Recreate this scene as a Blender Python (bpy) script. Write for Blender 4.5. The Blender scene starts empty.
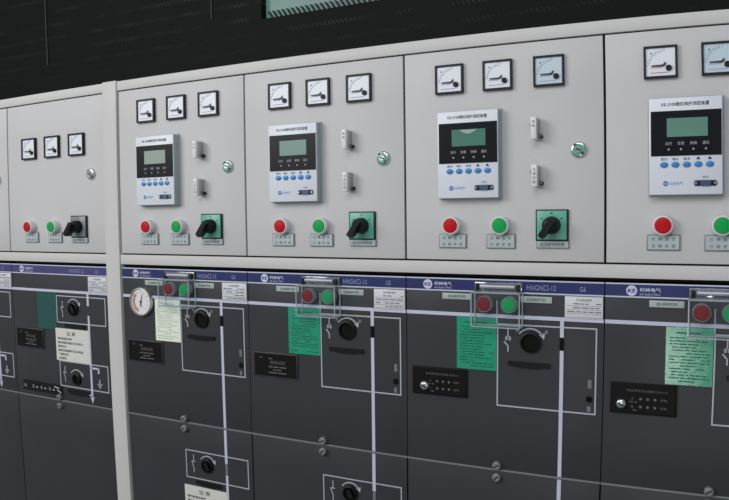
import bpy, bmesh, math, random
import numpy as np
from mathutils import Matrix, Vector

random.seed(7)
col = bpy.context.scene.collection
U = 0.5                      # one cabinet pitch in metres; layout below is in pitches

# ---------------------------------------------------------------- camera
W_, H_ = 729.0, 500.0
LENS = (0.691099507589304, 0.05688253834368975, 0.44532943814804354, -0.00031242470941642236,
        3.352901832316319, -3.3323038291447653, 0.24957723123777045, -0.2403381305023283)
CAM = (0.6872816161093485, 0.06206600181955495, 0.45686095629616835, -0.0008583796356450873,
       3.420140554996533, -3.3636148421216014, 0.27116810015780696)
BASE = np.array([[1, 0, 0], [0, 0, -1], [0, 1, 0]], float)

def rot(w):
    t = np.linalg.norm(w) + 1e-12
    k = w / t
    K = np.array([[0, -k[2], k[1]], [k[2], 0, -k[0]], [-k[1], k[0], 0]])
    return np.eye(3) + math.sin(t) * K + (1 - math.cos(t)) * K @ K

R1 = rot(np.array(LENS[1:4])) @ BASE
R2 = rot(np.array(CAM[1:4])) @ BASE
C1 = np.array(LENS[4:7])
C2 = np.array(CAM[4:7])

def place(X, Z):
    """position on the cabinet front (pitches) -> metres, with the small bow of the real sheet-metal line-up"""
    xc = min(max(X, -2.2), 3.9)
    zc = min(max(Z, -1.9), 1.3)
    q = R1 @ (np.array([xc, 0, zc]) - C1)
    x, y = q[0] / q[2], q[1] / q[2]
    r2 = min(x * x + y * y, 0.55)
    s = 1 + LENS[7] * r2 * LENS[0] ** 2
    f = LENS[0] / CAM[0]
    w = R2.T @ np.array([x * s * f, y * s * f, 1.0])
    t = -C2[1] / w[1]
    P = C2 + t * w
    fade = 1.0
    if Z < -1.9:
        fade = max(0.0, (Z + 3.0) / 1.1)
    return ((X + (P[0] - xc) * fade) * U, (Z + (P[2] - zc) * fade) * U)

cam_d = bpy.data.cameras.new('camera')
cam = bpy.data.objects.new('camera', cam_d)
col.objects.link(cam)
cam_d.sensor_width = 36
cam_d.lens = 36 * CAM[0] * 1000 / W_
cam_d.clip_start = 0.02
M = Matrix.Identity(4)
for i in range(3):
    M[i][0] = R2[0][i]
    M[i][1] = -R2[1][i]
    M[i][2] = -R2[2][i]
    M[i][3] = C2[i] * U
cam.matrix_world = M
bpy.context.scene.camera = cam

# ---------------------------------------------------------------- materials
def lin(c):
    return tuple(((v / 255) / 12.92 if v / 255 <= 0.04045 else ((v / 255 + 0.055) / 1.055) ** 2.4) for v in c) + (1,)

MATS = {}
def mat(name, rgb, rough=0.5, metal=0.0, spec=0.5, noise=0.0, nscale=40, coat=0.0, emit=0.0, bump=0.0):
    if name in MATS:
        return MATS[name]
    m = bpy.data.materials.new(name)
    m.use_nodes = True
    nt = m.node_tree
    b = nt.nodes['Principled BSDF']
    c = lin(rgb)
    b.inputs['Base Color'].default_value = c
    b.inputs['Roughness'].default_value = rough
    b.inputs['Metallic'].default_value = metal
    b.inputs['Specular IOR Level'].default_value = spec
    b.inputs['Coat Weight'].default_value = coat
    b.inputs['Coat Roughness'].default_value = 0.12
    if emit:
        b.inputs['Emission Color'].default_value = c
        b.inputs['Emission Strength'].default_value = emit
    if noise or bump:
        tc = nt.nodes.new('ShaderNodeTexCoord')
        n = nt.nodes.new('ShaderNodeTexNoise')
        n.inputs['Scale'].default_value = nscale
        n.inputs['Detail'].default_value = 4
        nt.links.new(tc.outputs['Object'], n.inputs['Vector'])
        if noise:
            r = nt.nodes.new('ShaderNodeMapRange')
            r.inputs['From Min'].default_value = 0.25
            r.inputs['From Max'].default_value = 0.75
            r.inputs['To Min'].default_value = 1 - noise
            r.inputs['To Max'].default_value = 1 + noise
            nt.links.new(n.outputs['Fac'], r.inputs['Value'])
            mx = nt.nodes.new('ShaderNodeVectorMath')
            mx.operation = 'SCALE'
            mx.inputs[0].default_value = c[:3]
            nt.links.new(r.outputs['Result'], mx.inputs['Scale'])
            nt.links.new(mx.outputs['Vector'], b.inputs['Base Color'])
        if bump:
            bp = nt.nodes.new('ShaderNodeBump')
            bp.inputs['Strength'].default_value = bump
            bp.inputs['Distance'].default_value = 0.002
            nt.links.new(n.outputs['Fac'], bp.inputs['Height'])
            nt.links.new(bp.outputs['Normal'], b.inputs['Normal'])
    MATS[name] = m
    return m

IVORY = mat('ivory_powder_coat', (197, 196, 196), 0.5, spec=0.3, noise=0.015, nscale=6)
FRAMEM = mat('ivory_frame_paint', (202, 200, 198), 0.5, spec=0.3, noise=0.015, nscale=6)
DARKFILL = mat('dark_fill_and_gap_shade', (30, 29, 30), 0.8, spec=0.2)  # dark fill; also paints shade in door gaps and under the boxes
CHAR = mat('charcoal_powder_coat', (56, 57, 61), 0.42, spec=0.28, noise=0.03, nscale=5)
CHARB = mat('charcoal_body', (45, 47, 52), 0.6, spec=0.2, noise=0.03)
BLUE = mat('navy_print', (43, 50, 100), 0.4, spec=0.3, noise=0.02)
BLUEP = mat('purple_print', (72, 68, 116), 0.4, spec=0.35, noise=0.02)  # lighter purple for the cabinets beyond the post
WLINE = mat('lavender_white_paint', (194, 197, 215), 0.5, spec=0.3, noise=0.01)
THIN = mat('thin_grey_paint', (176, 180, 188), 0.5, spec=0.3, noise=0.01)
MODEL = mat('dim_lavender_lettering', (150, 154, 192), 0.5, spec=0.2, noise=0.01)
LETTER = mat('pale_lettering', (200, 204, 228), 0.5, spec=0.2, noise=0.01)
BLKFRAME = mat('blue_black_bezel_plastic', (30, 32, 42), 0.5, spec=0.25, noise=0.02)
DIALW = mat('meter_dial_white', (226, 229, 236), 0.4, noise=0.01)
DIALC = mat('meter_dial_cool', (192, 208, 217), 0.4, noise=0.01)
INK = mat('black_ink', (38, 40, 50), 0.5, noise=0.02)
FAINT = mat('faint_dial_print', (160, 166, 184), 0.5, noise=0.02)
REDINK = mat('faint_red_print', (190, 120, 125), 0.5, noise=0.02)
NEEDLE = mat('needle_black', (48, 52, 66), 0.5, noise=0.02)
KNOBBLK = mat('black_plastic', (16, 18, 22), 0.45, spec=0.25, noise=0.02)
RELAYC = mat('relay_housing_grey', (158, 172, 176), 0.45, noise=0.015)
RELAYF = mat('relay_face_white', (218, 222, 230), 0.4, noise=0.01)
BEZEL = mat('relay_dark_window', (24, 25, 30), 0.3, spec=0.15, noise=0.02)
LCD = mat('lcd_green', (74, 122, 106), 0.3, spec=0.3, noise=0.04, nscale=18)
LCDA = mat('lcd_pale_grey_green', (146, 160, 150), 0.3, spec=0.3, noise=0.05, nscale=18)
LCDB = mat('lcd_sage_green', (118, 146, 138), 0.3, spec=0.3, noise=0.05, nscale=18)
LCDD = mat('lcd_grey_teal', (98, 140, 124), 0.3, spec=0.3, noise=0.10, nscale=9)
SHEETGLARE = mat('green_glossy_laminate', (30, 146, 112), 0.2, spec=0.6, noise=0.05, nscale=45, bump=0.16)
LCDT = mat('lcd_pale_line', (150, 176, 168), 0.3, noise=0.02)
KEYB = mat('blue_key', (42, 128, 196), 0.35, noise=0.02)
EMBLEMB = mat('blue_emblem', (60, 96, 190), 0.5, noise=0.02)
TEXTB = mat('pale_blue_text', (128, 160, 214), 0.5, noise=0.02)
PORTB = mat('port_blue', (58, 78, 118), 0.4, noise=0.02)
METAL = mat('zinc_metal', (178, 180, 184), 0.28, metal=1.0, noise=0.03)
CHROME = mat('chrome', (206, 212, 212), 0.22, metal=1.0, noise=0.02)
DULL = mat('dull_screw_metal', (132, 135, 138), 0.4, metal=0.3, noise=0.05)
RED = mat('red_lens', (188, 10, 18), 0.45, spec=0.2, noise=0.04)
GREEN = mat('green_lens', (8, 160, 78), 0.45, spec=0.2, noise=0.04)
DRED = mat('dark_red_lens', (128, 22, 32), 0.5, spec=0.15, noise=0.05)
DGREEN = mat('deep_green_lens', (4, 158, 92), 0.5, spec=0.15, noise=0.05)
HINGEBAR = mat('grey_lavender_plastic', (132, 134, 156), 0.35, noise=0.02)
RIMGLINT = mat('white_rim_and_glint', (218, 219, 220), 0.35, noise=0.01)
RIMG = mat('silver_button_rim', (180, 182, 182), 0.3, metal=0.4, noise=0.02)
TAG = mat('grey_engraved_tag', (176, 186, 187), 0.4, noise=0.02)
TAGE = mat('grey_tag_edge', (118, 126, 130), 0.4, noise=0.02)
TAGINK = mat('tag_ink', (98, 118, 120), 0.5, noise=0.02)
SWPLATE = mat('teal_switch_plate', (92, 172, 150), 0.35, noise=0.03)
SWPLATEREFL = mat('switch_plate_painted_reflection', (128, 134, 134), 0.35, noise=0.03)  # teal plate greyed, with a reflection put into its colour
LINKW = mat('link_white_plastic', (222, 222, 222), 0.4, noise=0.01)
LINKG = mat('link_grey_plastic', (168, 170, 172), 0.4, noise=0.01)
SLIP = mat('pale_grey_slip', (168, 180, 176), 0.4, noise=0.02)
SLIPINK = mat('slip_ink', (104, 116, 118), 0.5, noise=0.02)
PLACARD = mat('placard_white', (208, 210, 214), 0.4, noise=0.02)
PLACINK = mat('placard_ink', (96, 98, 108), 0.5, noise=0.02)
WARN = mat('warning_placard_cream', (214, 214, 206), 0.45, noise=0.02)
WARNINK = mat('warning_ink', (84, 84, 92), 0.5, noise=0.02)
WARNGOLD = mat('warning_heading_ink', (134, 124, 96), 0.5, noise=0.02)
NPBLK = mat('nameplate_black', (18, 17, 18), 0.5, spec=0.15, noise=0.04)
NPINK = mat('nameplate_ink', (100, 97, 93), 0.5, noise=0.03)
NPEDGE = mat('nameplate_edge', (58, 57, 60), 0.45, noise=0.03)
SHEETG = mat('green_laminated_sheet', (30, 150, 116), 0.3, spec=0.5, noise=0.06, nscale=30, bump=0.25)
SHEETSHADE = mat('green_sheet_painted_shade', (34, 80, 76), 0.4, spec=0.4, noise=0.06, nscale=30)  # green sheet darkened, shade put into the colour
SHEETPAINTGLARE = mat('sheet_with_painted_glare', (232, 238, 222), 0.35, noise=0.04, nscale=14)  # glare painted into the sheet as a pale base colour
SHEETINK = mat('sheet_ink', (18, 92, 80), 0.5, noise=0.03)
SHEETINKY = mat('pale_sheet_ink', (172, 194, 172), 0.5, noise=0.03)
SOCKET = mat('socket_black', (17, 17, 19), 0.4, spec=0.3, noise=0.03)
SOCKIN = mat('socket_inner', (5, 5, 6), 0.6, spec=0.15, noise=0.03)
GAUGERIM = mat('gauge_rim_silver', (196, 194, 192), 0.25, metal=0.8, noise=0.02)
GAUGEF = mat('gauge_face', (226, 224, 224), 0.35, noise=0.01)
GAUGER = mat('gauge_red_arc', (198, 146, 134), 0.4, noise=0.02)
SEAML = mat('lit_edge_and_break_grey', (112, 117, 119), 0.4, noise=0.03)  # paints light caught on the seam edge; also the line break

def clear_mat(name, tint, fac_gloss, fac_white):
    m = bpy.data.materials.new(name)
    m.use_nodes = True
    nt = m.node_tree
    nt.nodes.clear()
    out = nt.nodes.new('ShaderNodeOutputMaterial')
    tr = nt.nodes.new('ShaderNodeBsdfTransparent')
    tr.inputs['Color'].default_value = lin(tint)
    gl = nt.nodes.new('ShaderNodeBsdfGlossy')
    gl.inputs['Roughness'].default_value = 0.08
    df = nt.nodes.new('ShaderNodeBsdfDiffuse')
    df.inputs['Color'].default_value = lin((226, 230, 234))
    m1 = nt.nodes.new('ShaderNodeMixShader')
    m2 = nt.nodes.new('ShaderNodeMixShader')
    m1.inputs['Fac'].default_value = fac_gloss
    m2.inputs['Fac'].default_value = fac_white
    nt.links.new(tr.outputs[0], m1.inputs[1])
    nt.links.new(gl.outputs[0], m1.inputs[2])
    nt.links.new(m1.outputs[0], m2.inputs[1])
    nt.links.new(df.outputs[0], m2.inputs[2])
    nt.links.new(m2.outputs[0], out.inputs['Surface'])
    return m

CLEAR = clear_mat('clear_acrylic', (242, 246, 247), 0.035, 0.012)
CLEARE = clear_mat('acrylic_edge', (238, 242, 244), 0.12, 0.30)
HINGE = clear_mat('smoky_acrylic_hinge', (120, 124, 150), 0.25, 0.16)

# ---------------------------------------------------------------- mesh builder (works in pitches: x right, y away, z up)
class MB:
    def __init__(self, x0=0.0, y0=0.0, z0=0.0):
        self.bm = bmesh.new()
        self.o = (x0, y0, z0)
        self.mats = []
        self.cur = 0

    def use(self, m):
        if m not in self.mats:
            self.mats.append(m)
        self.cur = self.mats.index(m)
        return self

    def _add(self, verts, faces, smooth=False):
        vs = [self.bm.verts.new((v[0] + self.o[0], v[1] + self.o[1], v[2] + self.o[2])) for v in verts]
        out = []
        for f in faces:
            try:
                fc = self.bm.faces.new([vs[i] for i in f])
            except ValueError:
                continue
            fc.material_index = self.cur
            fc.smooth = smooth
            out.append(fc)
        return vs, out

    def box(self, x0, x1, z0, z1, y0, y1, bev=0.0, seg=2):
        v = [(x0, y0, z0), (x1, y0, z0), (x1, y0, z1), (x0, y0, z1), (x0, y1, z0), (x1, y1, z0), (x1, y1, z1), (x0, y1, z1)]
        f = [(0, 1, 2, 3), (5, 4, 7, 6), (4, 0, 3, 7), (1, 5, 6, 2), (3, 2, 6, 7), (4, 5, 1, 0)]
        vs, fs = self._add(v, f)
        if bev:
            ed = list({e for q in fs for e in q.edges})
            r = bmesh.ops.bevel(self.bm, geom=ed, offset=bev, segments=seg, profile=0.5, affect='EDGES')
            for q in r['faces']:
                q.material_index = self.cur
        return self

    def frame(self, x0, x1, z0, z1, t, y0, y1):
        """four mitred bars of one rectangle"""
        a = [(x0, z0), (x1, z0), (x1, z1), (x0, z1)]
        b = [(x0 + t, z0 + t), (x1 - t, z0 + t), (x1 - t, z1 - t), (x0 + t, z1 - t)]
        v = [(p[0], y0, p[1]) for p in a] + [(p[0], y0, p[1]) for p in b] + [(p[0], y1, p[1]) for p in a] + [(p[0], y1, p[1]) for p in b]
        f = []
        for i in range(4):
            j = (i + 1) % 4
            f += [(i, j, 4 + j, 4 + i), (8 + j, 8 + i, 12 + i, 12 + j), (i, 8 + i, 8 + j, j), (4 + i, 4 + j, 12 + j, 12 + i)]
        self._add(v, f)
        return self

    def lathe(self, cx, cz, prof, n=28, cap0=True, cap1=False, sx=1.0):
        """revolve (radius, y) pairs about the axis that runs front to back"""
        v = []
        for r, y in prof:
            for k in range(n):
                a = 2 * math.pi * k / n
                v.append((cx + r * sx * math.cos(a), y, cz + r * math.sin(a)))
        f = []
        for i in range(len(prof) - 1):
            for k in range(n):
                l = (k + 1) % n
                f.append((i * n + k, i * n + l, (i + 1) * n + l, (i + 1) * n + k))
        if cap0:
            f.append(tuple(range(n))[::-1])
        if cap1:
            f.append(tuple((len(prof) - 1) * n + k for k in range(n)))
        self._add(v, f, True)
        return self

    def prism(self, pts, y0, y1):
        n = len(pts)
        v = [(p[0], y0, p[1]) for p in pts] + [(p[0], y1, p[1]) for p in pts]
        f = [tuple(range(n)), tuple(range(2 * n - 1, n - 1, -1))]
        for i in range(n):
            j = (i + 1) % n
            f.append((i, n + i, n + j, j))
        self._add(v, f)
        return self

    def bar(self, p, q, w, y0, y1, w2=None):
        w2 = w if w2 is None else w2
        dx, dz = q[0] - p[0], q[1] - p[1]
        l = math.hypot(dx, dz) or 1
        nx, nz = -dz / l / 2, dx / l / 2
        return self.prism([(p[0] - nx * w, p[1] - nz * w), (q[0] - nx * w2, q[1] - nz * w2), (q[0] + nx * w2, q[1] + nz * w2), (p[0] + nx * w, p[1] + nz * w)], y0, y1)

    def arc(self, cx, cz, r, a0, a1, w, y0, y1, n=12):
        pts = []
        for k in range(n + 1):
            a = math.radians(a0 + (a1 - a0) * k / n)
            pts.append((cx + r * math.cos(a), cz + r * math.sin(a)))
        for k in range(n):
            self.bar(pts[k], pts[k + 1], w, y0, y1)
        return self

    def text(self, s, cx, cz, h, y, width=None, vertical=False, bold=0.0):
        cu = bpy.data.curves.new('lettering', 'FONT')
        cu.body = s
        cu.align_x = 'CENTER'
        cu.align_y = 'CENTER'
        cu.size = 1.0
        cu.resolution_u = 2
        cu.offset = bold
        ob = bpy.data.objects.new('lettering', cu)
        me = ob.to_mesh()
        co = [v.co.copy() for v in me.vertices]
        polys = [tuple(p.vertices) for p in me.polygons]
        ob.to_mesh_clear()
        bpy.data.objects.remove(ob)
        bpy.data.curves.remove(cu)
        if not co:
            return self
        xa, xb = min(c.x for c in co), max(c.x for c in co)
        ya, yb = min(c.y for c in co), max(c.y for c in co)
        sz = h / max(yb - ya, 1e-6)
        sw = sz if width is None else width / max(xb - xa, 1e-6)
        vs = [(((c.x - (xa + xb) / 2) * sw), ((c.y - (ya + yb) / 2) * sz)) for c in co]
        if vertical:
            vs = [(-b, a) for a, b in vs]
        self._add([(cx + a, y, cz + b) for a, b in vs], polys)
        return self

    def build(self, name, parent=None, m=None, label=None, kind=None, warp=True, world=None):
        bm = self.bm
        bmesh.ops.recalc_face_normals(bm, faces=[f for f in bm.faces])
        if warp:
            for ax in (0, 2):
                cs = [v.co[ax] for v in bm.verts]
                a, b = min(cs), max(cs)
                if b - a > 0.45:
                    n = int((b - a) / 0.2)
                    for k in range(1, n):
                        c = a + (b - a) * k / n
                        nrm = Vector((1, 0, 0)) if ax == 0 else Vector((0, 0, 1))
                        bmesh.ops.bisect_plane(bm, geom=bm.verts[:] + bm.edges[:] + bm.faces[:], dist=1e-6, plane_co=nrm * c, plane_no=nrm)
        org = Vector(parent['_o']) if parent is not None else Vector(world or (0, 0, 0))
        if parent is None and world is None:
            xs = [v.co.x for v in bm.verts]; ys = [v.co.y for v in bm.verts]; zs = [v.co.z for v in bm.verts]
            wx, wz = ((min(xs) + max(xs)) / 2, min(zs))
            if warp:
                wx, wz = place(wx, wz)
            else:
                wx, wz = wx * U, wz * U
            org = Vector((wx, (min(ys) + max(ys)) / 2 * U, wz))
        for v in bm.verts:
            if warp:
                x, z = place(v.co.x, v.co.z)
            else:
                x, z = v.co.x * U, v.co.z * U
            v.co = Vector((x, v.co.y * U, z)) - org
        # give each child its own origin at its centre
        off = Vector((0, 0, 0))
        if parent is not None:
            lo = Vector((min(v.co[i] for v in bm.verts) for i in range(3)))
            hi = Vector((max(v.co[i] for v in bm.verts) for i in range(3)))
            off = (lo + hi) / 2
            for v in bm.verts:
                v.co -= off
        me = bpy.data.meshes.new(name)
        bm.to_mesh(me)
        bm.free()
        if m is not None and not self.mats:
            me.materials.append(m)
        for q in self.mats:
            me.materials.append(q)
        try:
            me.set_sharp_from_angle(angle=math.radians(35))
        except Exception:
            pass
        o = bpy.data.objects.new(name, me)
        col.objects.link(o)
        if parent is not None:
            o.parent = parent
            o.location = off
            o['_o'] = tuple(org + off)
        else:
            o.location = org
            o['_o'] = tuple(org)
        if label:
            o['label'] = label
        if kind:
            o['kind'] = kind
        return o

def thing(name, label, cat, X, Z, group=None, y=0.0):
    o = bpy.data.objects.new(name, None)
    col.objects.link(o)
    x, z = place(X, Z)
    o.location = (x, y * U, z)
    o['_o'] = (x, y * U, z)
    o.empty_display_size = 0.05
    o['label'] = label
    o['category'] = cat
    if group:
        o['group'] = group
    return o

def dashes(mb, x0, x1, z, h, y, rng, fill=0.8, lo=0.012, hi=0.05):
    """one line of small print, broken like words"""
    x = x0
    while x < x1 - lo:
        w = min(rng.uniform(lo, hi), x1 - x)
        if rng.random() < fill:
            mb.box(x, x + w, z - h / 2, z + h / 2, y, y + 0.002)
        x += w + 0.006

# ---------------------------------------------------------------- instruments
def meter(par, x0, cx, cz, s, dial, rng, redprint=False):
    h = s / 2
    X, yb = x0 + cx, -0.004
    a = MB(X, 0, cz).use(BLKFRAME)
    t = s * 0.068
    a.frame(-h, h, -h, h, t, -0.022, yb)
    a.box(-h + 0.004, h - 0.004, -h + 0.004, h - 0.004, -0.012, yb)
    f = a.build('meter', par)
    d = MB(X, 0, cz).use(dial)
    d.box(-h + t * .9, h - t * .9, -h + t * .9, h - t * .9, -0.016, -0.012)
    kx, kz = s * 0.24, -s * 0.20
    d.use(FAINT)
    for k in range(9):                        # scale marks along a quarter circle about the pivot
        an = math.radians(175 - 85 * k / 8)
        r0, r1 = s * 0.46, s * (0.53 if k % 4 else 0.56)
        d.bar((kx - .02 + r0 * math.cos(an), kz + .01 + r0 * math.sin(an)), (kx - .02 + r1 * math.cos(an), kz + .01 + r1 * math.sin(an)), s * .018, -0.0175, -0.016)
    d.arc(kx - .02, kz + .01, s * .455, 95, 175, s * .010, -0.0172, -0.016)
    d.text('A', -s * .28, s * .28, s * .09, -0.0175)
    d.use(REDINK if redprint else FAINT)
    for z, l in ((-.17, .34), (-.33, .5)):
        d.box(-s * .30, -s * .30 + s * l, s * z - s * .012, s * z + s * .012, -0.0172, -0.016)
    d.build('dial', f)
    n = MB(X, 0, cz).use(NEEDLE)
    n.bar((-s * .27, -s * .115), (s * .10, -s * .115), s * .038, -0.0205, -0.0185, s * .06)
    n.prism([(s * .07, -s * .14), (s * .15, -s * .11), (s * .16, -s * .0), (s * .09, -s * .05)], -0.0205, -0.0185)
    n.build('needle', f)
    k = MB(X, 0, cz).use(KNOBBLK)
    k.lathe(kx, kz, [(s * .085, -0.026), (s * .092, -0.023), (s * .092, -0.016)], 20)
    k.build('adjuster_knob', f)

TITLES = 'KE-3100微机保护测控装置'
def relay(par, x0, lcdtop, lcdm):
    X = x0
    yb, yf = -0.004, -0.055
    a = MB(X, 0, 0).use(RELAYC)
    a.box(.196, .508, .311, .742, yf + .003, yb, 0.006)
    a.box(.192, .513, .306, .747, -0.016, yb, 0.003)
    h = a.build('protection_relay', par)
    f = MB(X, 0, 0).use(RELAYF)
    f.box(.198, .506, .313, .740, yf, yf + .006, 0.003)
    f.use(INK).text(TITLES, .352, .711, .018, yf - .0015, .200, bold=0.005)
    for i, t in enumerate(('复归', '确认', '取消')):
        f.text(t, .261 + .048 * i, .470, .012, yf - .0015, .026)
    for i in (3, 4):
        cx = .261 + .048 * i
        f.prism([(cx - .009, .466), (cx + .009, .466), (cx, .479)], yf - .0016, yf)
    f.use(TEXTB).text('科林电气', .312, .362, .016, yf - .0015, .056)
    f.use(INK).text('RS232', .435, .389, .007, yf - .0015)
    f.build('face_plate', h)
    b = MB(X, 0, 0).use(BEZEL)
    b.box(.206, .502, .484, .682, yf - .003, yf + .002)
    b.use(MATS['thin_grey_paint'])
    for i, t in enumerate(('运行', '告警', '跳闸', '通讯')):
        b.text(t, .281 + .052 * i, .538, .014, yf - .0045, .028)
    b.use(MATS['faint_dial_print'])
    for i in range(4):
        b.lathe(.281 + .052 * i, .512, [(.0045, yf - .0045), (.0045, yf - .003)], 10)
    b.build('display_window', h)
    l = MB(X, 0, 0).use(lcdm)
    l.box(.274, .445, .567, .649, yf - .005, yf - .002)
    if lcdtop:
        l.use(LCDT)
        pts = [(.312 + .09 * k / 10, .647 - .02 * math.sin(math.pi * k / 10)) for k in range(11)]
        l.prism(pts[::-1], yf - .0056, yf - .005)
    l.build('display', h)
    for i in range(5):
        k = MB(X, 0, 0).use(KEYB)
        cx = .261 + .048 * i
        k.lathe(cx, .445, [(.008, yf - .007), (.0125, yf - .005), (.0135, yf)], 20, sx=1.3)
        k.build('key', h)
    e = MB(X, 0, 0).use(EMBLEMB)
    e.lathe(.268, .362, [(.0115, yf - .0012), (.0115, yf)], 20)
    e.use(RELAYF).text('KE', .268, .362, .009, yf - .002, .016)
    e.build('emblem', h)
    p = MB(X, 0, 0).use(KNOBBLK)
    p.prism([(.391, .350), (.479, .350), (.484, .362), (.479, .374), (.391, .374), (.386, .362)], yf - .004, yf)
    p.use(PORTB).prism([(.416, .349), (.454, .349), (.460, .375), (.410, .375)], yf - .007, yf)
    p.use(METAL)
    for cx in (.395, .475):
        p.lathe(cx, .362, [(.0055, yf - .008), (.0075, yf - .006), (.0075, yf)], 12)
    p.build('serial_port', h)

def link_plate(par, x0, cx, cz, txt):
    a = MB(x0 + cx, 0, cz).use(LINKW)
    a.box(-.0135, .0135, -.052, .052, -.073, -.010, .004)
    a.use(LINKG).box(-.016, .016, -.047, .047, -.052, -.004, .003)
    h = a.build('link_plate', par)
    l = MB(x0 + cx, 0, cz).use(TAGINK)
    for i, ch in enumerate(txt):
        l.text(ch, 0, .030 - .02 * i, .014, -.0742)
    l.build('label_strip', h)
    for sx, sz in ((-.018, .020), (.024, -.036)):
        s = MB(x0 + cx, 0, cz).use(KNOBBLK)
        s.lathe(sx, sz, [(.006, -.034), (.009, -.030), (.009, -.004)], 12)
        s.use(METAL).lathe(sx, sz, [(.0045, -.036), (.005, -.034)], 10)
        s.build('screw', h)

def door_lock(door, x0, cx, cz, r, face=None):
    a = MB(x0 + cx, 0, cz).use(CHROME)
    a.lathe(0, 0, [(r * .80, -.020), (r * .92, -.017), (r, -.010), (r, -.002)], 28)
    a.use(face or SWPLATE).lathe(0, 0, [(r * .70, -.0215), (r * .74, -.0195)], 24)
    a.use(CHROME)
    a.lathe(0, 0, [(r * .40, -.027), (r * .46, -.022), (r * .46, -.018)], 20)
    a.use(DARKFILL).bar((-r * .3, r * .12), (r * .3, -r * .12), r * .16, -.0285, -.026)
    a.bar((-r * .6, r * .5), (-r * .25, r * .62), r * .18, -.0225, -.021)
    a.bar((r * .35, -r * .6), (r * .62, -r * .3), r * .18, -.0225, -.021)
    return a.build('door_lock', door)

def push_button(par, x0, cx, cz, lens, rim, dep, r, label, rk=1.2):
    a = MB(x0 + cx, 0, cz).use(rim)
    yf = -dep
    a.lathe(0, 0, [(r * .86, yf + .004), (r * 1.02, yf - .001), (r * (rk - .04), yf + .003), (r * rk, yf + .012), (r * rk, -.004)], 32)
    h = a.build('push_button', par, label=label)
    c = MB(x0 + cx, 0, cz).use(lens)
    c.lathe(0, 0, [(r * .74, yf - .006), (r * .9, yf - .004), (r * .96, yf + .002), (r * .96, yf + .004)], 32)
    c.build('button_cap', h)

def button_tag(par, x0, cx, cz, w, hgt, rows, ink=TAGINK):
    a = MB(x0 + cx, 0, cz).use(TAGE)
    a.box(-w / 2, w / 2, -hgt / 2, hgt / 2, -.012, -.004, .002)
    a.use(TAG).box(-w / 2 + .005, w / 2 - .005, -hgt / 2 + .005, hgt / 2 - .005, -.0145, -.011)
    h = a.build('button_tag', par)
    l = MB(x0 + cx, 0, cz).use(ink)
    n = len(rows)
    for i, t in enumerate(rows):
        z = 0 if n == 1 else hgt * (.22 - .44 * i)
        for k, ch in enumerate(t):
            l.text(ch, w * (-.30 + .20 * k), z, hgt * .23, -.0155, w * .105, bold=0.005)
    l.build('lettering', h)

def selector(par, x0, cx, cz, plate):
    a = MB(x0 + cx, 0, cz).use(BLKFRAME)
    a.box(-.078, .078, -.075, .075, -.017, -.004, .003)
    a.use(plate).box(-.071, .070, -.068, .069, -.021, -.016, .002)
    a.use(INK)
    for an in (35, 90, 145):
        c, s = math.cos(math.radians(an)), math.sin(math.radians(an))
        a.bar((.052 * c, .052 * s), (.062 * c, .062 * s), .005, -.0222, -.021)
    h = a.build('selector_switch', par)
    k = MB(x0 + cx, 0, cz).use(KNOBBLK)
    k.lathe(0, 0, [(.026, -.080), (.034, -.075), (.040, -.060), (.042, -.04), (.043, -.020)], 28)
    d = (-.58, -.815)
    def along(t, s):
        return (d[0] * t - d[1] * s, d[1] * t + d[0] * s)
    pts = [along(-.03, -.013), along(.048, -.015), along(.066, -.013), along(.068, .012), along(.048, .015), along(-.03, .013)]
    k.prism(pts, -.108, -.056)
    k.build('switch_handle', h)
    t = MB(x0 + cx, 0, cz).use(TAGE)
    t.box(-.076, .080, -.110, -.073, -.013, -.004, .002)
    t.use(TAG).box(-.072, .076, -.106, -.077, -.0145, -.012)
    tg = t.build('switch_tag', par)
    l = MB(x0 + cx, 0, cz).use(TAGINK)
    l.text('远方就地转换', 0, -.0915, .018, -.0155, .118, bold=0.01)
    l.build('lettering', tg)

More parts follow.
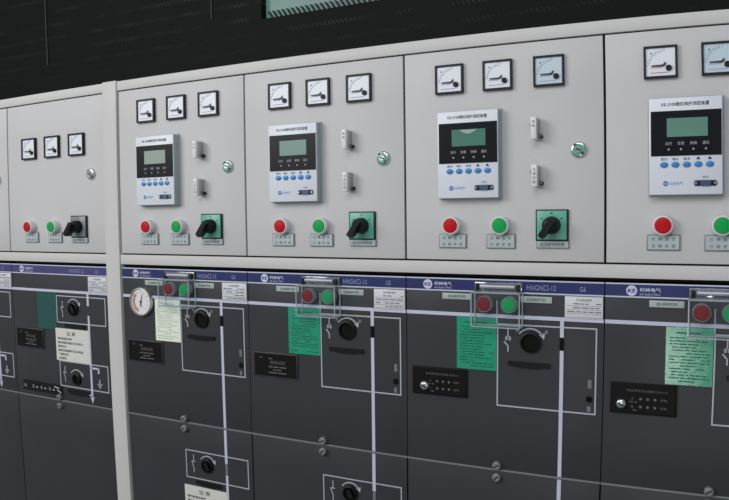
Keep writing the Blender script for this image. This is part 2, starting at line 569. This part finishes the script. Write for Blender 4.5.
def instrument_box(x0, label, full, plate, tagred=TAGINK, edge=False, coolm=(), lcdtop=False, redm=()):
    rng = random.Random(int((x0 + 5) * 100))
    t = thing('instrument_box', label, 'instrument cabinet', x0 + .5, -.06, 'low-voltage instrument cabinets')
    b = MB(x0, 0, 0).use(IVORY)
    b.box(.002, .998, -.060, 1.118, .022, 1.5)
    b.use(DARKFILL).box(.002, .998, -.082, -.060, .024, 1.49)  # dark strip painting the shadow gap below the box
    b.build('box_body', t)
    d = MB(x0, 0, 0).use(IVORY)
    d.box(.0055, .9945, .004, 1.055, -.004, .016, .0025)
    door = d.build('door', t)
    g = MB(x0, 0, 0).use(DARKFILL)
    g.box(.001, .999, -.004, 1.062, .016, .0215)  # dark backing sheet added to paint shade in the door gap
    g.build('door_gap_shade', door)
    if full:
        for i, cx in enumerate((.249, .496, .745)):
            meter(t, x0, cx, .909, .146, DIALC if i in coolm else DIALW, rng, i in redm)
        relay(t, x0, lcdtop, (LCDA, LCDB, LCD, LCDD)[int(x0)])
        link_plate(t, x0, .681, .636, '跳闸')
        link_plate(t, x0, .683, .412, '合闸压板')
        door_lock(door, x0, .880, .53, .038)
        push_button(t, x0, .257, .176, RED, RIMGLINT, .047, .038, 'red push button with white rim')
        push_button(t, x0, .507, .176, GREEN, RIMGLINT, .047, .038, 'green push button with white rim')
        button_tag(t, x0, .258, .099, .145, .072, ('合闸指示', '合闸按钮'), tagred)
        button_tag(t, x0, .505, .099, .145, .072, ('分闸指示', '分闸按钮'))
        selector(t, x0, .755, .177, plate)
    else:
        for i, cx in enumerate((.255, .501, .748)):
            meter(t, x0, cx, .738, .150, DIALC if i in coolm else DIALW, rng)
        door_lock(door, x0, .880, .532, .038, LINKG)
        push_button(t, x0, .255, .181, RED, RIMGLINT, .047, .038, 'red push button with white rim')
        push_button(t, x0, .508, .181, GREEN, RIMGLINT, .047, .038, 'green push button with white rim')
        button_tag(t, x0, .258, .106, .145, .074, ('合闸指示', '合闸按钮'))
        button_tag(t, x0, .507, .106, .145, .074, ('分闸指示', '分闸按钮'))
        selector(t, x0, .755, .180, plate)
    return t

# ---------------------------------------------------------------- lower switchgear
def rotary(par, x0, cx, cz, r, handle=False):
    a = MB(x0 + cx, 0, cz).use(SOCKET)
    a.lathe(0, 0, [(r * .78, -.008), (r * .86, -.016), (r * .97, -.014), (r, -.008), (r, .001)], 32, cap0=False)
    h = a.build('rotary_socket', par)
    b = MB(x0 + cx, 0, cz).use(SOCKIN)
    b.lathe(0, 0, [(r * .25, -.003), (r * .84, -.004)], 28)
    if handle:
        b.use(SOCKET).bar((-r * .25, r * .5), (r * .3, -r * .55), r * .6, -.020, -.003)
    b.build('socket_bore', h)

def line_symbol(a, kind, x, z, y0=-.0035, y1=.001):
    if kind == 'breaker':
        a.bar((x, z + .052), (x, z + .012), .006, y0, y1)
        a.bar((x - .012, z + .014), (x + .012, z - .006), .005, y0, y1)
        a.bar((x - .012, z - .006), (x + .012, z + .014), .005, y0, y1)
        a.bar((x - .016, z + .004), (x + .016, z + .004), .005, y0, y1)
        a.bar((x - .020, z - .012), (x, z - .034), .006, y0, y1)
        a.bar((x, z - .034), (x, z - .062), .006, y0, y1)
    elif kind == 'isolator':
        a.bar((x, z + .055), (x, z + .012), .005, y0, y1)
        a.bar((x - .012, z + .010), (x + .012, z + .010), .005, y0, y1)
        a.bar((x - .016, z + .012), (x, z - .030), .005, y0, y1)
        a.bar((x, z - .030), (x, z - .062), .005, y0, y1)
    elif kind == 'earth':
        a.bar((x, z + .035), (x, z), .008, y0, y1)
        for i, w in enumerate((.044, .030, .014)):
            a.bar((x - w / 2, z - .012 * i), (x + w / 2, z - .012 * i), .006, y0, y1)

def arrow_arc(a, cx, cz, r, y0=-.0035, y1=.001, wd=.0065):
    a.arc(cx, cz, r, 35, 145, wd, y0, y1, 14)
    e = math.radians(32)
    px, pz = cx + r * math.cos(e), cz + r * math.sin(e)
    a.prism([(px - .016, pz + .004), (px + .012, pz + .012), (px + .008, pz - .018)], y0, y1)

def slot(par, x0, xa, xb, z, h=.022, droop=True):
    a = MB(x0, 0, 0).use(SOCKET)
    w = xb - xa
    pts = [(xa, z - h * .45), (xa + w * .12, z - h * .5)]
    if droop:
        pts += [(xa + w * .28, z - h * .82), (xa + w * .68, z - h * .88), (xa + w * .82, z - h * .62)]
    pts += [(xb, z - h * .55), (xb, z + h * .4), (xa, z + h * .45)]
    a.prism(pts, -.010, .001)
    a.build('locking_slot', par)

def screws(par, x0, cx, zs):
    for z in zs:
        s = MB(x0 + cx, 0, z).use(DULL)
        s.lathe(0, 0, [(.016, -.026), (.021, -.022), (.022, .001)], 18)
        s.use(SOCKET)
        an = random.uniform(.5, 1.2)
        s.bar((-.016 * math.cos(an), -.016 * math.sin(an)), (.016 * math.cos(an), .016 * math.sin(an)), .006, -.0268, -.024)
        s.build('panel_screw', par)

def sheet(par, x0, m, ink, rng, label):
    a = MB(x0, 0, 0).use(m)
    a.box(.276, .481, -.549, -.283, -.004, .001)
    h = a.build('instruction_sheet', par, label=label)
    p = MB(x0, 0, 0).use(ink)
    p.box(.32, .43, -.312, -.306, -.0055, -.004)
    z = -.332
    while z > -.535:
        dashes(p, .292 + (0 if rng.random() < .5 else .01), .468 - rng.choice((0, .01, .05)), z, .0042, -.0055, rng, .9, .012, .06)
        z -= .0142
    p.build('printed_lines', h)

def placard(par, x0):
    rng = random.Random(int(x0 * 100) + 50)
    a = MB(x0, 0, 0).use(PLACARD)
    a.box(.816, .993, -.265, -.160, -.008, .001, .0015)
    h = a.build('rating_plate', par)
    p = MB(x0, 0, 0).use(PLACINK)
    p.text('开关柜铭牌', .905, -.176, .013, -.009, .07)
    for z in (-.194, -.213, -.232, -.250):
        dashes(p, .828, .985, z, .0045, -.009, rng, .72, .012, .04)
        p.box(.822, .988, z - .0098, z - .0085, -.0088, -.008)
    p.build('printed_lines', h)

def nameplate(par, x0, style, knobx=.1):
    a = MB(x0, 0, 0).use(NPEDGE if style == 'text' else NPBLK)
    a.box(.034, .332, -.701, -.555, -.009, .001, .002)
    a.use(NPBLK).box(.041, .325, -.694, -.562, -.0115, -.008)
    h = a.build('nameplate', par, label='black nameplate with round silver knob' if style == 'knob' else 'black nameplate with faint text')
    p = MB(x0, 0, 0).use(NPINK)
    if style == 'knob':
        p.text('高压带电显示装置 DXN-12', .20, -.588, .012, -.0128, .18)
        for i in range(2):
            z = -.626 - .038 * i
            p.text('ABC'[i] if i < 3 else '', .135, z, .012, -.0128)
            for k in range(3):
                p.lathe(.172 + .032 * k, z, [(.0062, -.0125), (.0062, -.011)], 12)
            p.text(('带电', '验电')[i], .275, z, .012, -.0128, .03)
            dashes(p, .12, .155, z - .016, .004, -.0128, random.Random(i), .8, .01, .02)
    else:
        p.text('KE', .09, -.585, .012, -.0128)
        p.text('使用说明', .20, -.612, .022, -.0128, .10)
        r = random.Random(3)
        for z in (-.638, -.655, -.672):
            dashes(p, .14 if z != -.655 else .17, .285 if z != -.655 else .25, z, .006, -.0128, r, .9, .02, .06)
        dashes(p, .14, .175, -.59, .005, -.0128, r, .9, .02, .03)
    p.build('printed_lines', h)
    if style == 'knob':
        k = MB(x0 + knobx, 0, -.652).use(CHROME)
        k.lathe(0, 0, [(.012, -.036), (.019, -.033), (.024, -.026), (.024, -.011)], 22)
        k.use(DARKFILL).bar((-.012, .004), (.012, -.004), .006, -.0372, -.034)
        k.build('knob', h)

def warning(par, x0, z0, z1, xa=.464, xb=.802):
    rng = random.Random(11)
    a = MB(x0, 0, 0).use(WARN)
    a.box(xa, xb, z0, z1, -.006, .001)
    h = a.build('warning_placard', par)
    p = MB(x0, 0, 0).use(WARNGOLD)
    p.text('注 意', (xa + xb) / 2 - .01, z1 - .034, .030, -.0075, .09, bold=0.02)
    p.use(WARNINK)
    z = z1 - .072
    rows = ['操作前请先阅读', '确认线路无电后方可合地刀', '接地开关', '操作时请穿戴绝缘防护用品', '严禁带负荷', '分合隔离']
    for t in rows:
        if z < z0 + .012:
            break
        w = .021 * len(t)
        p.text(t, xa + .022 + w / 2, z, .017, -.0075, w, bold=0.015)
        z -= .028
    p.build('lettering', h)

def lower_door(t, x0, plain, warn):
    d = MB(x0, 0, 0).use(CHAR)
    d.box(.004, .996, -2.80, -1.066, -.001, .020, .0015)
    door = d.build('lower_door', t)
    s = MB(x0, 0, 0).use(SEAML)
    s.box(.001, .999, -1.0655, -1.0555, -.004, .019, .001)  # lighter strip paints the door's top edge catching light
    s.build('painted_lit_edge', door)
    if plain:
        return
    l = MB(x0, 0, 0).use(THIN)
    l.frame(.482, .967, -1.420, -1.235, .0062, -.0035, 0)
    arrow_arc(l, .655, -1.320, .062)
    line_symbol(l, 'isolator', .545, -1.318)
    l.use(WLINE).box(.793, .812, -1.283, -1.068, -.004, 0)
    l.box(.795, .812, -2.6, -1.358, -.004, 0)
    l.use(SEAML).box(.794, .811, -1.356, -1.285, -.0036, 0)
    l.build('mimic_diagram', door)
    rotary(door, x0, .655, -1.320, .045, True)
    slot(door, x0, .56, .76, -1.440)
    if warn:
        warning(door, x0, -1.78, -1.470)

def switchgear(x0, label, code, kind, sheet_m, sheet_ink, sheet_label, nstyle, knobx=.1, gauge=False, warn=False, tint=None):
    rng = random.Random(int((x0 + 5) * 100) + 9)
    t = thing('switchgear_cabinet', label, 'switchgear cabinet', x0 + .5, -3.0, 'charcoal switchgear cabinets')
    b = MB(x0, 0, 0).use(CHARB)
    b.box(.003, .997, -2.86, -.092, .030, 1.5)
    b.build('cabinet_body', t)
    pl = MB(x0, 0, 0).use(DARKFILL)
    pl.box(.02, .98, -3.0, -2.86, .06, 1.45)
    pl.build('plinth', t)
    p = MB(x0, 0, 0).use(CHAR)
    p.box(.002, .998, -1.0545, -.0895, 0, .020, .001)
    p.build('front_panel', t)
    # header
    hd = MB(x0, 0, 0).use(BLUEP if x0 < 0 else BLUE)
    hd.box(.003, .997, -.1505, -.0935, -.004, .001)
    h = hd.build('header_strip', t)
    e = MB(x0, 0, 0).use(WLINE)
    e.box(.003, .997, -.0955, -.0890, -.005, .001)
    e.box(.003, .997, -.1565, -.1495, -.006, .001)
    e.build('edge_line', h)
    em = MB(x0, 0, 0).use(LETTER)
    em.lathe(.121, -.1235, [(.0245, -.0055), (.0245, -.004)], 28)
    em.use(BLUE).text('KE', .121, -.1235, .017, -.0068, .034, bold=.02)
    em.build('emblem', h)
    tx = MB(x0, 0, 0).use(LETTER)
    tx.text('科林电气', .203, -.1185, .0185, -.0052, .092, bold=0.02)
    tx.text('KE ELECTRIC', .203, -.1395, .0085, -.0052, .092)
    tx.use(MODEL)
    tx.text('HXGN□-12', .703, -.1245, .026, -.0052, .142)
    tx.text(code, .899, -.1255, .024, -.0052, .028)
    tx.build('lettering', h)
    m = MB(x0, 0, 0).use(WLINE)
    m.box(.003, .997, -.281, -.263, -.004, .001)
    if kind == 'breaker':
        m.box(.794, .812, -.361, -.280, -.0042, .001)
        m.box(.794, .812, -1.054, -.425, -.0042, .001)
        m.use(SOCKIN).box(.792, .813, -.424, -.362, -.0035, .001)
        m.use(THIN).frame(.484, .968, -.726, -.308, .0068, -.0035, .001)
        m.bar((.484, -.195), (.484, -.312), .0068, -.0035, .001)
        arrow_arc(m, .652, -.394, .068)
        line_symbol(m, 'breaker', .540, -.384)
        m.use(SLIPINK)
        m.box(.580, .596, -.346, -.330, -.0035, .001)
        m.box(.722, .737, -.348, -.331, -.0035, .001)
        m.box(.928, .946, -.598, -.557, -.0035, .001)
        m.box(.926, .944, -.712, -.686, -.0035, .001)
        m.use(SOCKIN).lathe(.936, -.652, [(.016, -.0036), (.016, .001)], 14)
    else:
        m.box(.794, .812, -.362, -.280, -.0042, .001)
        m.box(.796, .813, -1.000, -.430, -.0042, .001)
        m.prism([(.787, -.995), (.823, -.995), (.807, -1.042)], -.0042, .001)
        m.bar((.805, -.792), (.878, -.792), .013, -.0042, .001)
        m.bar((.878, -.786), (.878, -.826), .013, -.0042, .001)
        m.bar((.745, -.985), (.805, -.985), .008, -.0042, .001)
        m.use(THIN).frame(.482, .970, -.495, -.301, .0068, -.0035, .001)
        m.frame(.486, .970, -.951, -.765, .0068, -.0035, .001)
        arrow_arc(m, .657, -.388, .066)
        arrow_arc(m, .657, -.885, .066)
        line_symbol(m, 'isolator', .545, -.393)
        line_symbol(m, 'isolator', .540, -.858)
        line_symbol(m, 'earth', .884, -.900)
    m.build('mimic_diagram', t)
    placard(t, x0)
    sheet(t, x0, sheet_m, sheet_ink, rng, sheet_label)
    nameplate(t, x0, nstyle, knobx)
    if kind == 'breaker':
        rotary(t, x0, .652, -.394, .052)
        slot(t, x0, .540, .748, -.503)
        for xa, xb, z, s in ((.200, .352, -.181, '合闸按钮'), (.603, .754, -.183, '分闸按钮')):
            a = MB(x0, 0, 0).use(SLIP)
            a.box(xa, xb, z - .0155, z + .0155, -.006, .001, .001)
            sl = a.build('name_slip', t)
            q = MB(x0, 0, 0).use(SLIPINK)
            q.text(s, (xa + xb) / 2, z, .016, -.0075, .095, bold=0.01)
            q.build('lettering', sl)
        push_button(t, x0, .427, -.210, DRED, RIMG, .045, .037, 'dark red push button under the clear cover', 1.11)
        push_button(t, x0, .552, -.210, DGREEN, RIMG, .045, .037, 'green push button under the clear cover', 1.11)
        # hinged clear cover
        xa, xb, za, zb, yf = .372, .612, -.318, -.150, -.072
        c = MB(x0, 0, 0).use(CLEAR)
        v = [(xa, yf, za), (xb, yf, za), (xb, yf, zb), (xa, yf, zb), (xa, -.008, za), (xb, -.008, za), (xb, -.008, zb), (xa, -.008, zb)]
        c._add(v, [(0, 1, 2, 3), (4, 0, 3, 7), (1, 5, 6, 2), (3, 2, 6, 7), (4, 5, 1, 0)])
        c.use(CLEARE)
        r = .0028
        for (p0, p1) in ((0, 1), (1, 2), (2, 3), (3, 0), (0, 4), (1, 5), (2, 6), (3, 7), (4, 5), (5, 6), (6, 7), (7, 4)):
            A, B = v[p0], v[p1]
            c.box(min(A[0], B[0]) - r, max(A[0], B[0]) + r, min(A[2], B[2]) - r, max(A[2], B[2]) + r, min(A[1], B[1]) - r, max(A[1], B[1]) + r)
        cv = c.build('flip_cover', t, label='clear plastic flip cover over two buttons')
        hb = MB(x0, 0, 0).use(HINGE)
        hb.box(.372, .612, -.149, -.104, -.014, -.005, .002)
        hb.use(BLKFRAME)
        for ca in (.380, .586):
            hb.box(ca, ca + .016, -.146, -.112, -.030, -.013, .003)
        hb.use(HINGEBAR).box(.402, .583, -.134, -.113, -.036, -.013, .006)
        hb.use(RIMGLINT).box(.408, .578, -.124, -.118, -.0372, -.034, .001)  # white strip painted along the hinge bar as a highlight
        hb.build('hinge', cv)
    else:
        rotary(t, x0, .657, -.391, .047, True)
        rotary(t, x0, .660, -.886, .040)
        slot(t, x0, .565, .765, -.512, .024, False)
        slot(t, x0, .565, .775, -.978, .026)
        warning(t, x0, -.764, -.534)
        st = MB(x0, 0, 0).use(SOCKET)
        st.box(.075, .50, -1.022, -.951, -.006, .001)
        sp = st.build('interlock_strip', t)
        q = MB(x0, 0, 0).use(THIN)
        for i, cx in enumerate((.10, .19, .28, .37)):
            q.text('▲' if False else ('A', '0', '0', '0')[i], cx, -.987, .026, -.0075)
            if i:
                q.bar((cx + .03, -.99), (cx + .05, -.99), .008, -.0075, -.006)
        q.bar((.42, -.965), (.47, -.972), .008, -.0075, -.006)
        q.bar((.45, -.985), (.49, -1.005), .008, -.0075, -.006)
        q.build('lettering', sp)
    if gauge:
        a = MB(x0 + .171, 0, -.305).use(GAUGERIM)
        a.lathe(0, 0, [(.081, -.020), (.085, -.027), (.091, -.026), (.094, -.020), (.094, .001)], 36, cap0=False)
        g = a.build('pressure_gauge', t)
        f = MB(x0 + .171, 0, -.305).use(GAUGEF)
        f.lathe(0, 0, [(.083, -.019), (.083, -.016)], 32)
        f.use(GAUGER).arc(0, 0, .062, 130, 250, .022, -.0205, -.019, 14)
        f.use(INK)
        for k in range(11):
            an = math.radians(225 - 27 * k)
            f.bar((.058 * math.cos(an), .058 * math.sin(an)), (.066 * math.cos(an), .066 * math.sin(an)), .003, -.0208, -.019)
        f.text('MPa', .004, -.030, .010, -.0208)
        f.build('dial', g)
        n = MB(x0 + .171, 0, -.305).use(NEEDLE)
        n.bar((.004, -.002), (.014, .05), .006, -.023, -.022, .002)
        n.bar((.004, -.002), (-.002, -.022), .008, -.023, -.022)
        n.lathe(0, 0, [(.007, -.024), (.007, -.019)], 14)
        n.build('needle', g)
    lower_door(t, x0, kind != 'breaker', warn)
    screws(t, x0, .490 if kind == 'breaker' else .476, (-1.034, -1.096))
    return t

# ---------------------------------------------------------------- build the line-up
P = 0.137
LX = (-P - 2, -P - 1)

fr = thing('steel_frame', 'ivory steel corner post and rails framing the whole cabinet line-up', 'cabinet frame', -P / 2, -3.0)
a = MB().use(FRAMEM)
a.box(-P + .003, -.010, -3.0, 1.129, -.014, .60, .003)
a.build('corner_post', fr)
for xa, xb in ((-P - 2.0, -P + .001), (-.008, 4.0)):
    a = MB().use(FRAMEM)
    a.box(xa, xb, 1.063, 1.124, -.006, .018, .003)
    a.box(xa, xb, 1.1195, 1.124, .016, 1.5)
    a.build('top_rail', fr)
    a = MB().use(FRAMEM)
    a.box(xa, xb, -.068, -.005, -.006, .018, .003)
    a.build('bottom_rail', fr)

instrument_box(LX[0], 'ivory instrument cabinet cut off by the photo edge, beyond the one with low-set meters', False, SWPLATEREFL)
instrument_box(LX[1], 'ivory instrument cabinet with low-set meters and no display unit, between post and photo edge', False, SWPLATEREFL)
instrument_box(0, 'ivory instrument cabinet with display unit standing directly against the corner post', True, SWPLATE)
instrument_box(1, 'ivory instrument cabinet with display unit, above the switchgear cabinet numbered G5', True, SWPLATE)
instrument_box(2, 'ivory instrument cabinet above cabinet G6, pale arc across its green display', True, SWPLATE, MATS['slip_ink'], coolm=(2,), lcdtop=True)
instrument_box(3, 'ivory instrument cabinet farthest from the post, its third meter and switch out of frame', True, SWPLATE, coolm=(1,), redm=(0,))

switchgear(LX[0], 'charcoal switchgear cabinet mostly outside the photo edge, only its edge panel showing', 'G2', 'isolator', SHEETSHADE, SHEETINK, None, 'text')
switchgear(LX[1], 'charcoal switchgear cabinet with white warning placard between two switch frames', 'G3', 'isolator', SHEETSHADE, SHEETINK, 'green instruction sheet with painted shade', 'text')
switchgear(0, 'charcoal switchgear cabinet with round pressure gauge beside the corner post', 'G4', 'breaker', SHEETPAINTGLARE, SHEETINKY, 'instruction sheet with painted pale glare', 'text', gauge=True, warn=True)
switchgear(1, 'charcoal switchgear cabinet numbered G5 with green sheet and knobless black nameplate', 'G5', 'breaker', SHEETG, SHEETINK, 'green instruction sheet', 'text')
switchgear(2, 'charcoal switchgear cabinet numbered G6 with plain green sheet and silver-knobbed nameplate', 'G6', 'breaker', SHEETG, SHEETINK, 'green instruction sheet', 'knob', .105)
switchgear(3, 'charcoal switchgear cabinet farthest from the post, with glare on its green sheet', 'G7', 'breaker', SHEETGLARE, SHEETINK, 'green instruction sheet with glare', 'knob', .085)

# ---------------------------------------------------------------- the room
def wall_material():
    m = bpy.data.materials.new('dark_slotted_wall')
    m.use_nodes = True
    nt = m.node_tree
    b = nt.nodes['Principled BSDF']
    b.inputs['Roughness'].default_value = 0.7
    b.inputs['Specular IOR Level'].default_value = 0.15
    tc = nt.nodes.new('ShaderNodeTexCoord')
    sp = nt.nodes.new('ShaderNodeSeparateXYZ')
    nt.links.new(tc.outputs['Object'], sp.inputs[0])
    def mth(op, a, bb=None):
        n = nt.nodes.new('ShaderNodeMath')
        n.operation = op
        for i, v in enumerate((a, bb)):
            if v is None:
                continue
            if isinstance(v, (int, float)):
                n.inputs[i].default_value = v
            else:
                nt.links.new(v, n.inputs[i])
        return n.outputs[0]
    z = mth('SUBTRACT', sp.outputs['Z'], 1.0125 + 1.5)
    row = mth('FRACT', mth('DIVIDE', z, 0.0705))
    inrow = mth('LESS_THAN', row, 0.24)
    diag = mth('FRACT', mth('DIVIDE', mth('ADD', sp.outputs['X'], mth('MULTIPLY', sp.outputs['Z'], 0.9)), 0.021))
    ins = mth('LESS_THAN', diag, 0.38)
    n = nt.nodes.new('ShaderNodeTexNoise')
    n.inputs['Scale'].default_value = 5.0
    n.inputs['Detail'].default_value = 5
    nt.links.new(tc.outputs['Object'], n.inputs['Vector'])
    rp = nt.nodes.new('ShaderNodeMapRange')
    rp.inputs['From Min'].default_value = 0.42
    rp.inputs['From Max'].default_value = 0.72
    nt.links.new(n.outputs['Fac'], rp.inputs['Value'])
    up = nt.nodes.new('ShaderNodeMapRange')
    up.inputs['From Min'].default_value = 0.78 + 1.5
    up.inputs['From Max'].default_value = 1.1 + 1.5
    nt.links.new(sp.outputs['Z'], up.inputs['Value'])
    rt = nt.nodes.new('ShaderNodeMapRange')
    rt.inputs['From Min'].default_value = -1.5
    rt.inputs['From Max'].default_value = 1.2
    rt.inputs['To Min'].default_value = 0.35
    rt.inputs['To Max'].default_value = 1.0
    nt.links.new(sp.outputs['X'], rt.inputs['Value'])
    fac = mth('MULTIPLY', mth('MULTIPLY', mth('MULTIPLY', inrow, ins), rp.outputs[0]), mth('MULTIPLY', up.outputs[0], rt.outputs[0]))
    mx = nt.nodes.new('ShaderNodeMix')
    mx.data_type = 'RGBA'
    mx.inputs['A'].default_value = lin((17, 19, 18))
    mx.inputs['B'].default_value = lin((84, 86, 80))
    nt.links.new(fac, mx.inputs['Factor'])
    nt.links.new(mx.outputs['Result'], b.inputs['Base Color'])
    return m

YW = 2.0
wx0, wx1, wz0, wz1 = -.240, 1.30, 2.025, 2.95          # window opening in pitches
w = MB().use(wall_material())
for xa, xb, za, zb in ((-7, wx0, -3.0, 6.0), (wx1, 7, -3.0, 6.0), (wx0, wx1, -3.0, wz0), (wx0, wx1, wz1, 6.0)):
    w.box(xa, xb, za, zb, YW, YW + .2)
w.build('wall_back', kind='structure', warp=False, world=(0, YW * U, -1.5))

def pane_material():
    m = bpy.data.materials.new('teal_daylit_glass')
    m.use_nodes = True
    nt = m.node_tree
    b = nt.nodes['Principled BSDF']
    b.inputs['Roughness'].default_value = 0.3
    b.inputs['Base Color'].default_value = lin((40, 70, 68))
    tc = nt.nodes.new('ShaderNodeTexCoord')
    sp = nt.nodes.new('ShaderNodeSeparateXYZ')
    nt.links.new(tc.outputs['Object'], sp.inputs[0])
    r = nt.nodes.new('ShaderNodeMapRange')
    r.inputs['From Min'].default_value = -.38
    r.inputs['From Max'].default_value = .30
    nt.links.new(sp.outputs['X'], r.inputs['Value'])
    cr = nt.nodes.new('ShaderNodeValToRGB')
    cr.color_ramp.elements[0].color = lin((104, 146, 138))
    cr.color_ramp.elements[1].color = lin((30, 66, 66))
    nt.links.new(r.outputs[0], cr.inputs['Fac'])
    nt.links.new(cr.outputs['Color'], b.inputs['Emission Color'])
    b.inputs['Emission Strength'].default_value = 0.5
    return m
w = MB().use(pane_material())
w.box(wx0 + .001, wx1 - .001, wz0 + .001, wz1 - .001, YW + .08, YW + .12)
win = w.build('window_1', kind='structure', warp=False)
lv = MB().use(mat('louver_black', (20, 24, 24), 0.6, noise=0.03))
x = wx0 + .03
while x < wx1 - .07:
    lv.prism([(x, wz0 + .078), (x + .016, wz0 + .078), (x + .062, wz0 + .008), (x + .046, wz0 + .008)], YW + .05, YW + .079)
    x += .050
lv.build('louver_slats', win, warp=False)

fm = mat('grey_floor_paint', (120, 122, 120), 0.5, noise=0.08, nscale=3)
f = MB().use(fm)
f.box(-7, 7, -3.12, -3.0, -9, YW + .2)
f.build('floor', kind='structure', warp=False, world=(0, -3.5 * U, -3.06 * U))

for num, (cx, za) in enumerate(((-3.065, 1.90), (-.802, 2.09))):
    c = MB().use(mat('conduit_grey', (44, 47, 46), 0.5, noise=0.03))
    n = 10
    v = []
    for z in (za, 5.9):
        for k in range(n):
            an = 2 * math.pi * k / n
            v.append((cx + .008 * math.cos(an), YW - .008 + .008 * math.sin(an), z))
    c._add(v, [(k, (k + 1) % n, n + (k + 1) % n, n + k) for k in range(n)] + [tuple(range(n))[::-1], tuple(range(n, 2 * n))], True)
    o = c.build('wall_conduit_%d' % (num + 1), warp=False, kind='structure')  # thin grey conduit running up the wall

# ---------------------------------------------------------------- light
def area(name, loc, target, size, sizey, energy, color):
    d = bpy.data.lights.new(name, 'AREA')
    d.shape = 'RECTANGLE'
    d.size = size
    d.size_y = sizey
    d.energy = energy
    d.color = color
    o = bpy.data.objects.new(name, d)
    col.objects.link(o)
    o.location = loc
    o.rotation_euler = (Vector(target) - Vector(loc)).to_track_quat('-Z', 'Y').to_euler()
    return o

area('window_light', (-2.0, -3.6, 1.7), (0.4, 0, 0.1), 2.2, 1.8, 100, (1.0, 0.985, 0.96))
area('room_light', (1.2, -3.4, 2.4), (0.8, 0, 0.1), 2.5, 1.5, 48, (0.94, 0.965, 1.0))
area('sheet_glare_helper', (1.575, -1.68, -0.56), (1.64, 0, -0.21), 0.09, 0.34, 1.9, (1.0, 0.97, 0.9))  # unseen lamp added only to put glare on the end sheet

wd = bpy.data.worlds.new('world')
bpy.context.scene.world = wd
wd.use_nodes = True
bg = wd.node_tree.nodes['Background']
bg.inputs['Color'].default_value = (0.86, 0.92, 1.0, 1)
bg.inputs['Strength'].default_value = 0.32

sc = bpy.context.scene
sc.view_settings.view_transform = 'Standard'
sc.view_settings.look = 'None'
sc.view_settings.exposure = 0.0

for o in list(bpy.data.objects):
    if '_o' in o:
        del o['_o']
